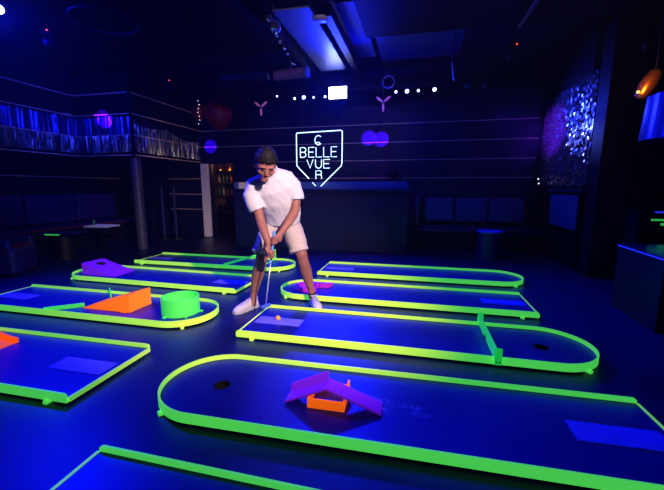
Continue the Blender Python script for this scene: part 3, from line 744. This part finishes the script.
# bar shelves seen through the doorway
bsf = thing('back_bar_shelf', 'lit bottle shelf in the bar room behind the doorway', 'shelf', (-4.5, 8.75, 0))
for z in (.5, .95, 1.28, 1.6): MB().box((0, 0, z), (1.7, .30, .025)).build('shelf_board', M['wood'], bsf)
for x in (-.86, .86): MB().box((x, 0, .9), (.03, .30, 1.8)).build('side_panel', M['wood'], bsf)
MB().box((0, .14, .9), (1.7, .02, 1.8)).build('back_panel', M['wood'], bsf)
kinds = (('amber', M['bottle_amber']), ('green', M['bottle_green']), ('clear', M['bottle_clear']))
rows = {.9625: 'lower', 1.2925: 'upper'}
for zi, z in enumerate((.9625, 1.2925)):
    for k in range(13):
        nm, mm = kinds[random.randrange(3)]; x = -5.24 + k*.118
        h = random.uniform(.20, .26)
        o = MB().lathe([(0, 0), (.032, 0), (.034, h*.55), (.013, h*.75), (.012, h), (0, h)], (0, 0, 0), 12, closed=False).build('bottle', mm, smooth=True)
        o.location = (x, 8.72, z)
        o['label'] = '%s glass bottle on the %s bar shelf through the doorway' % (nm, rows[z]); o['category'] = 'bottle'; o['group'] = '%s bottles on the %s bar shelf' % (nm, rows[z])
for k in range(4):
    x = -5.0 + k*.26
    t = thing('bar_lamp', 'amber hanging bar lamp in the doorway', 'lamp', (x, 8.4, 1.62), 0, 'amber lamps over the bar')
    MB().lathe([(.018, .08), (.055, .0), (.05, .0), (.013, .075)], n=16).build('shade', M['copper'], t); MB().ball((0, 0, .02), .03, 2).build('bulb', M['amber'], t); MB().tube([V((0, 0, .08)), V((0, 0, .95))], .004, 6, hint=(1, 0, 0)).build('cord', M['wire'], t)
o = MB().box((-4.02, 7.9, 1.38), (.16, .02, .52)).build('notice', M['paper']); tag(o, 'tall pale notice hanging in the doorway', 'notice')
MB().tube([V((-4.02, 7.9, 1.64)), V((-4.02, 7.9, 2.6))], .004, 6, hint=(1, 0, 0)).build('hanger', M['wire'], None).parent = o

# ------------------------------------------------------------------ ceiling gear
tr = thing('lighting_bar', 'long black lighting bar across the ceiling carrying the row of lamps', 'lighting bar', (-1.2, 6.6, 2.93))
MB().tube([V((-1.9, 0, 0)), V((1.9, 0, 0))], .022, 10).build('pipe', M['black'], tr)
for x in (-1.6, -.2, 1.5): MB().tube([V((x, 0, 0)), V((x, 0, .6))], .008, 6, hint=(1, 0, 0)).build('drop_rod', M['black'], tr)
fl = thing('floodlight', 'square blue-white floodlight glowing above the neon sign', 'floodlight', (-1.45, 6.52, 2.86), 0)
MB().box((0, .05, 0), (.36, .12, .24), bevel=.012).build('housing', M['black'], fl)
MB().box((0, -.016, 0), (.325, .012, .20), bevel=.004).build('lens', M['flood'], fl)
MB().tube([V((-.19, .05, 0)), V((-.19, .05, .16)), V((.19, .05, .16)), V((.19, .05, 0))], .008, 6).build('yoke', M['black'], fl)
for i, (x, z) in enumerate(((-2.64, 2.88), (-2.29, 2.82), (-2.11, 2.83), (-1.92, 2.82), (-1.70, 2.82), (-.42, 2.83), (-.23, 2.83), (-.04, 2.83), (.23, 2.83))):
    w = ('first', 'second', 'third', 'fourth', 'fifth')[i] + ' lamp from the left in the row left of the square floodlight' if i < 5 else ('first', 'second', 'third', 'fourth')[i-5] + ' lamp from the left in the row right of the square floodlight'
    t = thing('par_can', 'small glowing ' + w, 'stage lamp', (x, 6.55, z), 0, 'small stage lamps on the lighting bar')
    MB().limb([((0, .02, 0), .036), ((0, .12, .02), .036)], 14, round_=False).build('lamp_can', M['black'], t)
    r = (.016, .022, .033, .018, .022, .022, .034, .022, .032)[i]
    MB().ball((0, .016, 0), (r, .012, r), 2).build('lens', M['lens'], t, smooth=True)
    MB().tube([V((0, .07, .03)), V((0, .05, .10))], .006, 6, hint=(1, 0, 0)).build('clamp', M['black'], t)
# perforated tray and recess steelwork
ty = thing('perforated_tray', 'long perforated metal tray hanging in the ceiling recess', 'tray', (-1.50, 5.3, 3.22))
MB().box((0, 0, 0), (.44, 2.2, .02)).build('tray_bed', M['grille'], ty)
for s in (-1, 1): MB().box((s*.22, 0, .03), (.015, 2.2, .08)).build('tray_side', M['steel'], ty)
for y in (-.9, .9): MB().tube([V((0, y, .02)), V((0, y, .35))], .008, 6, hint=(1, 0, 0)).build('hanger_rod', M['black'], ty)
M['acoustic'] = mat('blue_grey_panel', (.04, .05, .40), .6)
o = MB().box((-.93, 5.6, 3.45), (.30, 1.9, .04)).build('acoustic_panel', M['acoustic']); tag(o, 'long bright blue panel in the ceiling recess right beside the tray', 'ceiling panel')
o = MB().box((-.05, 6.2, 3.45), (1.3, 1.2, .04)).build('acoustic_panel', M['acoustic']); tag(o, 'wide dim blue panel in the ceiling behind the right black slab', 'ceiling panel')
o = MB().box((-.15, 4.95, 3.30), (.9, .05, .06)).build('roof_purlin', M['black']); tag(o, 'dark cross bar under the blue ceiling panel', 'beam')
for x, lb_ in ((-1.14, 'dark long ceiling beam right beside the perforated tray'), (-1.92, 'dark long ceiling beam left beside the perforated tray')):
    o = MB().box((x, 5.8, 3.30), (.10, 2.6, .14)).build('ceiling_joist', M['black']); tag(o, lb_, 'beam')
dv = thing('air_duct', 'pinkish horizontal cylinder hanging under the ceiling left of the tray', 'duct', (-1.98, 5.5, 2.92), -.15)
MB().cyl((-.27, 0, 0), .075, .54, 24, axis='X').build('cylinder', mat('dusty_pink_metal', (.22, .12, .16), .45), dv)
MB().tube([V((0, 0, .07)), V((0, 0, .6))], .03, 10, hint=(1, 0, 0)).build('drop_pipe', M['black'], dv)
MB().cyl((.27, 0, 0), .082, .03, 24, axis='X').build('end_cap', M['steel'], dv)
o = MB().box((-2.75, 5.5, 2.92), (.8, .12, .10), bevel=.01).build('speaker_bar', M['counter']); tag(o, 'dark blue bar hanging left of the pinkish cylinder', 'speaker')
MB().tube([V((-2.9, 5.5, 2.95)), V((-2.9, 5.5, 3.5))], .006, 6, hint=(1, 0, 0)).build('hanger', M['wire'], None).parent = o
o = MB().lathe([(0, .03), (.05, .03), (.09, .02), (.10, 0), (0, -.01)], (-1.22, 4.5, 3.20), 28, closed=False).build('ceiling_speaker', M['white_disc'], smooth=True); tag(o, 'pale round disc at the near end of the ceiling recess', 'ceiling speaker')
MB().tube([V((-1.22, 4.5, 3.22)), V((-1.22, 4.5, 3.5))], .01, 6, hint=(1, 0, 0)).build('hanger', M['wire'], None).parent = o
for x, y, z, r, lb_ in ((-1.70, 4.2, 3.04, .075, 'larger mirror ball under the ceiling left of the recess'), (-1.79, 4.25, 3.17, .045, 'smaller mirror ball just above the larger one')):
    t = thing('mirror_ball', lb_, 'mirror ball', (x, y, z), 0, 'mirror balls by the ceiling recess')
    MB().ball((0, 0, 0), r, 2).build('ball', M['glass'], t); MB().tube([V((0, 0, r)), V((0, 0, 3.5-z))], .003, 6, hint=(1, 0, 0)).build('string', M['wire'], t)
for k in range(6):
    x, y = -1.86-.03*k, 4.62+.22*k
    o = MB().ball((x, y, 3.14), .03, 2).build('fairy_bulb', M['glass'], smooth=True); tag(o, 'small shiny bulb along the left edge of the ceiling recess', 'bulb', 'shiny bulbs along the recess edge')
    MB().tube([V((x, y, 3.16)), V((x, y, 3.5))], .003, 6, hint=(1, 0, 0)).build('string', M['wire'], None).parent = o
def petal_lamp(x, y, z, label):
    t = thing('petal_lamp', label, 'pendant lamp', (x, y, z), 0, 'three-petal pendant lamps')
    MB().ball((0, 0, 0), .03, 2).build('hub', M['steel'], t, smooth=True)
    for a in (38, 142, 270):
        a = radians(a); d = V((cos(a), 0, sin(a)))
        MB().limb([(d*.03, .014), (d*.07, .028, .02), (d*.115, .026, .018), (d*.145, .012)], 10, hint=(0, 1, 0)).build('petal', M['petal'], t, smooth=True)
    MB().tube([V((0, 0, .03)), V((0, 0, 3.5-z))], .005, 6, hint=(1, 0, 0)).build('rod', M['wire'], t)
petal_lamp(-2.90, 6.4, 2.66, 'pink three-petal pendant lamp left of the square floodlight')
petal_lamp(-.62, 6.4, 2.63, 'pink three-petal pendant lamp right of the square floodlight')
# wash lamp at top left and ring truss
wl = thing('wash_lamp', 'bright blue wash lamp at the top left corner', 'stage lamp', (-4.47, 3.20, 3.08), 0)
MB().ball((0, 0, 0), (.045, .045, .045), 3).build('lens', M['flood'], wl, smooth=True)
MB().limb([((-.02, .05, .03), .06), ((-.06, .14, .06), .06)], 16).build('lamp_can', M['black'], wl, smooth=True)
MB().tube([V((-.05, .12, .05)), V((-.05, .12, .14))], .012, 6, hint=(1, 0, 0)).build('bracket', M['black'], wl)
o = MB().torus((-3.75, 3.85, 3.16), .36, .016, 48, 8).build('ring_truss', M['counter'], smooth=True); tag(o, 'thin metal ring hanging under the left ceiling', 'ring truss')
for k in range(3): MB().tube([V((-3.75+.36*cos(k*2.1), 3.85+.36*sin(k*2.1), 3.16)), V((-3.75+.36*cos(k*2.1), 3.85+.36*sin(k*2.1), 3.23))], .006, 6, hint=(1, 0, 0)).build('hanger', M['wire'], None).parent = o
def small_lamp(x, y, z, label, lm):
    t = thing('moving_lamp', label, 'stage lamp', (x, y, z), 0)
    MB().box((0, 0, .06), (.14, .12, .06), bevel=.01).build('base', M['black'], t)
    MB().limb([((0, .04, -.05), .05), ((0, -.06, -.07), .045)], 14).build('lamp_head', M['counter'], t, smooth=True)
    MB().ball((.05, -.075, .06), .009, 2).build('indicator', lm, t); MB().tube([V((0, 0, .08)), V((0, 0, .13 if z > 3 else 3.5-z))], .012, 6, hint=(1, 0, 0)).build('bracket', M['black'], t)
small_lamp(-4.72, 3.95, 3.10, 'dark stage lamp with a red indicator at the upper left', M['led_red'])
small_lamp(1.13, 5.35, 2.94, 'dark stage lamp with a red indicator at the upper right', M['led_red'])
small_lamp(-4.3, 5.70, 2.95, 'dark stage lamp with a red indicator above the balcony corner', M['led_red'])
for x, y, z, lb_ in ((.75, 6.55, 2.86, 'dark unlit stage lamp right of the lit row'), (1.0, 6.55, 2.86, 'second dark unlit stage lamp right of the lit row')):
    t = thing('moving_lamp', lb_, 'stage lamp', (x, y, z), 0)
    MB().limb([((0, .03, 0), .05), ((0, -.07, -.03), .045)], 14).build('lamp_head', M['steel'], t, smooth=True); MB().tube([V((0, .03, .04)), V((0, .03, .70))], .012, 6, hint=(1, 0, 0)).build('bracket', M['black'], t)
o = MB().tube([V((1.17, 4.4, 3.16)), V((1.17, 5.15, 3.16))], .022, 10).build('ceiling_pipe', M['steel']); tag(o, 'blue-lit pipe along the right ceiling slab', 'pipe')
o = MB().tube([V((.42, 5.26, 3.2)), V((.40, 5.30, 2.85)), V((.44, 5.32, 2.62))], .012, 8, hint=(1, 0, 0)).build('hanging_strap', M['drum']); tag(o, 'blue strap hanging from the edge of the right ceiling slab', 'strap')
o = MB().torus((-.55, 6.5, 2.98), .10, .012, 28, 8, mtx=Matrix.Rotation(pi/2, 3, 'X')).build('cable_loop', M['steel'], smooth=True); tag(o, 'loop of cable hanging above the right pendant lamp', 'cable')
MB().tube([V((-.55, 6.5, 3.07)), V((-.55, 6.5, 3.5))], .006, 6, hint=(1, 0, 0)).build('hanger', M['wire'], None).parent = o
# dark red balloons over the doorway, fairy lights beside them
for x, y, z, r, lb_ in ((-4.08, 6.9, 2.68, .29, 'large dark red balloon hanging right above the doorway'), (-4.56, 6.95, 2.76, .16, 'smaller dark red balloon left of the large one')):
    t = thing('balloon', lb_, 'balloon', (x, y, z), 0, 'dark red balloons above the doorway')
    b = MB(); b.lathe([(.004, -r*1.18), (.018, -r*1.14), (r*.35, -r*.98), (r*.75, -r*.6), (r, 0), (r*.93, r*.4), (r*.7, r*.75), (r*.35, r*.95), (.002, r)], n=24, closed=False); b.build('balloon_skin', M['red'], t, smooth=True)
    MB().tube([V((0, 0, r*.98)), V((0, 0, 3.5-z))], .003, 6, hint=(1, 0, 0)).build('string', M['wire'], t)
for k in range(7):
    z = 2.92 - k*.075
    o = MB().ball((-4.42+.02*sin(k*1.7), 6.7, z), .009, 2).build('fairy_light', M['led_white']); tag(o, 'tiny white fairy light hanging between the red balloons', 'fairy light', 'fairy lights between the red balloons')
    MB().tube([V((-4.42+.02*sin(k*1.7), 6.7, z)), V((-4.42+.02*sin(k*1.7+1.7), 6.7, z+.075 if k else 3.5))], .002, 5, hint=(1, 0, 0)).build('wire', M['wire'], None).parent = o
def chandelier(x, y, z, s, label):
    t = thing('crystal_chandelier', label, 'chandelier', (x, y, z), 0)
    MB().torus((0, 0, 0), .09*s, .01*s, 24, 6).build('ring', M['brass'], t)
    MB().tube([V((0, 0, .0)), V((0, 0, 3.2-z))], .004, 6, hint=(1, 0, 0)).build('chain', M['wire'], t)
    for k in range(10):
        a = k*.63; MB().ball((.085*s*cos(a), .085*s*sin(a), -.035*s-.02*s*(k % 2)), (.014*s, .014*s, .03*s), 1).build('crystal', M['glass'], t)
chandelier(-6.05, 4.05, 2.63, 1.2, 'small crystal chandelier in front of the balcony at far left')
chandelier(-5.95, 5.1, 2.42, .9, 'small crystal chandelier hanging in front of the balcony corner')

# ------------------------------------------------------------------ right side
bk = thing('cocktail_bar', 'black block bar with a blue-lit edge at the right edge', 'bar', (0, 0, 0))
MB().prism([(1.985, 4.02, 0), (1.955, 3.28, 0), (3.1, 3.20, 0), (3.1, 4.02, 0)], (0, 0, .60)).build('bar_body', M['black'], bk)
MB().prism([(1.985, 4.03, .60), (1.945, 3.27, .60), (3.15, 3.17, .60), (3.15, 4.03, .60)], (0, 0, .035)).build('bar_top', mat('dark_glossy_top', (.01, .012, .10), .15), bk)
MB().prism([(1.980, 4.03, .612), (1.940, 3.27, .612), (1.946, 3.27, .612), (1.986, 4.03, .612)], (0, 0, .010)).build('gloss_strip', M['blue_glow'], bk)  # glowing sliver standing in for the blue gloss highlight on the top edge
sh_ = thing('bottle_rack', 'dark rack with blue top light and green strips behind the right bar', 'rack', (2.78, 4.95, 0))
for z in (.70, .80, .90): MB().box((.05, 0, z), (.62, .28, .018)).build('rack_shelf', M['black'], sh_)
for x in (-.22, .34): MB().box((x, 0, .46), (.03, .26, .92)).build('rack_post', M['black'], sh_)
MB().box((-.02, -.145, .815), (.20, .008, .022)).build('green_strip', M['green_glow'], sh_)
MB().box((.04, -.145, .765), (.12, .008, .028)).build('green_strip', M['green_glow'], sh_)
MB().box((.08, -.145, .905), (.34, .008, .022)).build('blue_strip', M['blue_glow'], sh_)
for k in range(3):
    o = MB().lathe([(0, 0), (.03, 0), (.032, .055), (.012, .075), (.011, .085), (0, .085)], (2.98+.075*k, 4.93, .709), 12, closed=False).build('bottle', M['bottle_amber'], smooth=True); tag(o, 'small amber bottle in the dark rack at the right edge', 'bottle', 'amber bottles in the right rack')
dl = thing('drum_lamp', 'large blue metal drum lampshade hanging at the right edge', 'lamp', (2.17, 3.6, 1.585), 0)
MB().lathe([(.32, 0), (.30, .36), (.294, .36), (.314, 0)], n=48).build('lamp_shade', M['drum'], dl, smooth=False)
MB().tube([V((0, 0, .34)), V((0, 0, 1.62))], .008, 8, hint=(1, 0, 0)).build('cord', M['wire'], dl)
MB().box((0, 0, .33), (.60, .012, .012)).build('shade_spider', M['wire'], dl); MB().box((0, 0, .33), (.012, .60, .012)).build('shade_spider', M['wire'], dl)
ol = thing('copper_lamp', 'copper lamp glowing orange above the blue drum lampshade', 'lamp', (2.13, 4.2, 2.10), 0)
MB().limb([((.05, 0, .16), .06), ((0, 0, .06), .075), ((-.04, 0, -.03), .055)], 16).build('lamp_body', M['copper'], ol, smooth=True)
MB().ball((-.10, -.06, -.01), .012, 2).build('bulb', M['amber'], ol)
MB().tube([V((.05, 0, .2)), V((.05, 0, 1.1))], .006, 6, hint=(1, 0, 0)).build('cord', M['wire'], ol)
t = thing('spot_lamp', 'small blue-lit spot lamp high beside the black column', 'stage lamp', (2.62, 5.25, 2.86), 0)
MB().limb([((.04, .02, .05), .035), ((-.06, -.04, -.03), .045)], 14).build('lamp_can', M['drum'], t, smooth=True); MB().tube([V((.03, 0, .07)), V((.03, 0, .36))], .01, 6, hint=(1, 0, 0)).build('bracket', M['black'], t)
t = thing('table_lamp_pair', 'two tiny warm lamps at the foot of the right shimmer curtain', 'lamp', (2.12, 7.0, 1.20), 0)
MB().box((0, 0, .0), (.04, .12, .05)).build('base', M['black'], t)
for y, z in ((-.02, .05), (.03, .13)): MB().ball((-.02, y, z), .012, 2).build('bulb', M['led_white'], t)
MB().tube([V((0, 0, 0)), V((0, 0, .13))], .008, 6, hint=(1, 0, 0)).build('stem', M['wire'], t)

# ------------------------------------------------------------------ light
def lamp(kind, name, loc, energy, color, target=None, size=.1, angle=60, blend=.5, sx=1, sy=1):
    l = bpy.data.lights.new(name, kind); l.energy = energy; l.color = color
    if kind == 'SPOT': l.spot_size = radians(angle); l.spot_blend = blend; l.shadow_soft_size = size
    elif kind == 'AREA': l.shape = 'RECTANGLE'; l.size = sx; l.size_y = sy
    else: l.shadow_soft_size = size
    o = bpy.data.objects.new(name, l); COL.objects.link(o); o.location = loc
    if target is not None: o.rotation_euler = (V(target)-V(loc)).to_track_quat('-Z', 'Y').to_euler()
    return o
BLUE = (.003, .010, 1.)
lamp('SPOT', 'floodlight_beam', (-1.45, 6.46, 2.84), 1250, BLUE, (-.5, 1.6, 0), .16, 120, .8)
lamp('SPOT', 'wash_beam', (-4.40, 3.10, 3.02), 820, BLUE, (-2.2, 1.2, 0), .08, 130, .8)
lamp('SPOT', 'wash_ceiling', (-4.75, 3.3, 2.9), 60, BLUE, (-5.0, 3.6, 3.3), .1, 160, .6)
lamp('SPOT', 'fill_blue', (.6, 4.0, 3.1), 90, BLUE, (.5, 3.0, 0), .15, 130, .9)  # added blue fill from overhead, no fixture behind it
lamp('SPOT', 'front_spot', (1.35, .15, 2.75), 1250, (1., .73, .72), (-1.35, 3.25, .55), .05, 50, .9)
lamp('SPOT', 'fill_warm', (.2, 1.0, 3.15), 110, (1., .66, .60), (-2.4, 7.6, 2.5), .1, 44, .9)  # added warm fill that lifts the back wall trims, no lamp there
lamp('SPOT', 'wall_blue', (-.6, 5.2, 3.0), 80, BLUE, (-.8, 7.6, 1.7), .1, 120, .9)
lamp('SPOT', 'recess_blue', (-1.28, 6.30, 3.0), 2, (.12, .17, 1.), (-1.45, 5.9, 3.3), .05, 110, .8)
lamp('SPOT', 'recess_glow', (-.85, 6.1, 2.95), 26, BLUE, (-.9, 5.4, 3.45), .05, 100, .9)
lamp('POINT', 'wash_halo', (-4.42, 3.12, 3.03), 40, BLUE, size=.04)
lamp('POINT', 'flood_halo', (-1.45, 6.42, 2.84), 9, BLUE, size=.06)
lamp('SPOT', 'table_blue', (1.2, 6.0, 2.4), 120, BLUE, (1.19, 6.15, .5), .02, 14, .5)
lamp('SPOT', 'table_white', (-5.5, 5.2, 1.7), 30, (.35, .35, 1.), (-5.6, 5.25, .5), .02, 24, .5)
lamp('SPOT', 'curtain_left_blue', (-4.2, 4.2, 2.6), 85, (.02, .03, 1.), (-5.9, 5.5, 2.1), .05, 70, .6)
lamp('SPOT', 'curtain_right_blue', (1.35, 7.2, 2.5), 80, (.02, .04, 1.), (2.26, 6.1, 2.0), .05, 110, .8)  # unseen spot, placed so the sequins mirror it towards the viewer
lamp('SPOT', 'sequin_hot', (1.70, 7.35, 2.15), 40, (.10, .14, 1.), (2.26, 5.80, 1.85), .03, 20, .8)  # second unseen spot, added for the bright patch on the sequins
lamp('SPOT', 'sequin_violet', (1.0, 5.6, 2.2), 700, (.16, .01, 1.), (2.26, 6.9, 2.15), .03, 30, .8)
lamp('SPOT', 'curtain_warm', (-3.6, 5.4, 1.7), 16, (1., .65, .6), (-5.0, 6.5, 2.0), .05, 60, .7)  # extra warm light added for the balcony curtain, without a fixture
for tgt, en in (((-5.62, 5.5, 2.42), 4000), ((-4.75, 7.6, 2.12), 2600), ((-1.02, 7.6, 2.20), 2600), ((-.76, 7.6, 2.17), 2400)):
    src = V((tgt[0]+.6, tgt[1]-2.4, 2.5)); lamp('SPOT', 'violet_pin_spot', src, en, (.075, .002, 1.), tgt, .01, 7.5, .3)
lamp('POINT', 'bar_room_amber', (-4.5, 8.3, 1.75), 5, (1., .45, .12), size=.1)
lamp('SPOT', 'copper_glow', (1.95, 3.95, 2.15), 6, (1., .35, .05), (2.2, 4.2, 2.15), .03, 100, .8)
lamp('SPOT', 'drum_blue', (1.2, 2.6, 2.3), 9, (.01, .03, 1.), (2.1, 3.6, 1.8), .05, 40, .8)
w = bpy.data.worlds.new('world'); scene.world = w; w.use_nodes = True
w.node_tree.nodes['Background'].inputs[0].default_value = (.002, .002, .02, 1); w.node_tree.nodes['Background'].inputs[1].default_value = .3

hv = w.node_tree.nodes.new('ShaderNodeVolumeScatter')          # thin club haze in the air
hv.inputs['Density'].default_value = .0016; hv.inputs['Anisotropy'].default_value = .55
w.node_tree.links.new(hv.outputs[0], w.node_tree.nodes['World Output'].inputs['Volume'])
vs = scene.view_settings
vs.view_transform = 'Standard'; vs.look = 'None'; vs.gamma = 1; vs.use_curve_mapping = False; vs.exposure = 0
scene.cycles.sample_clamp_indirect = 3
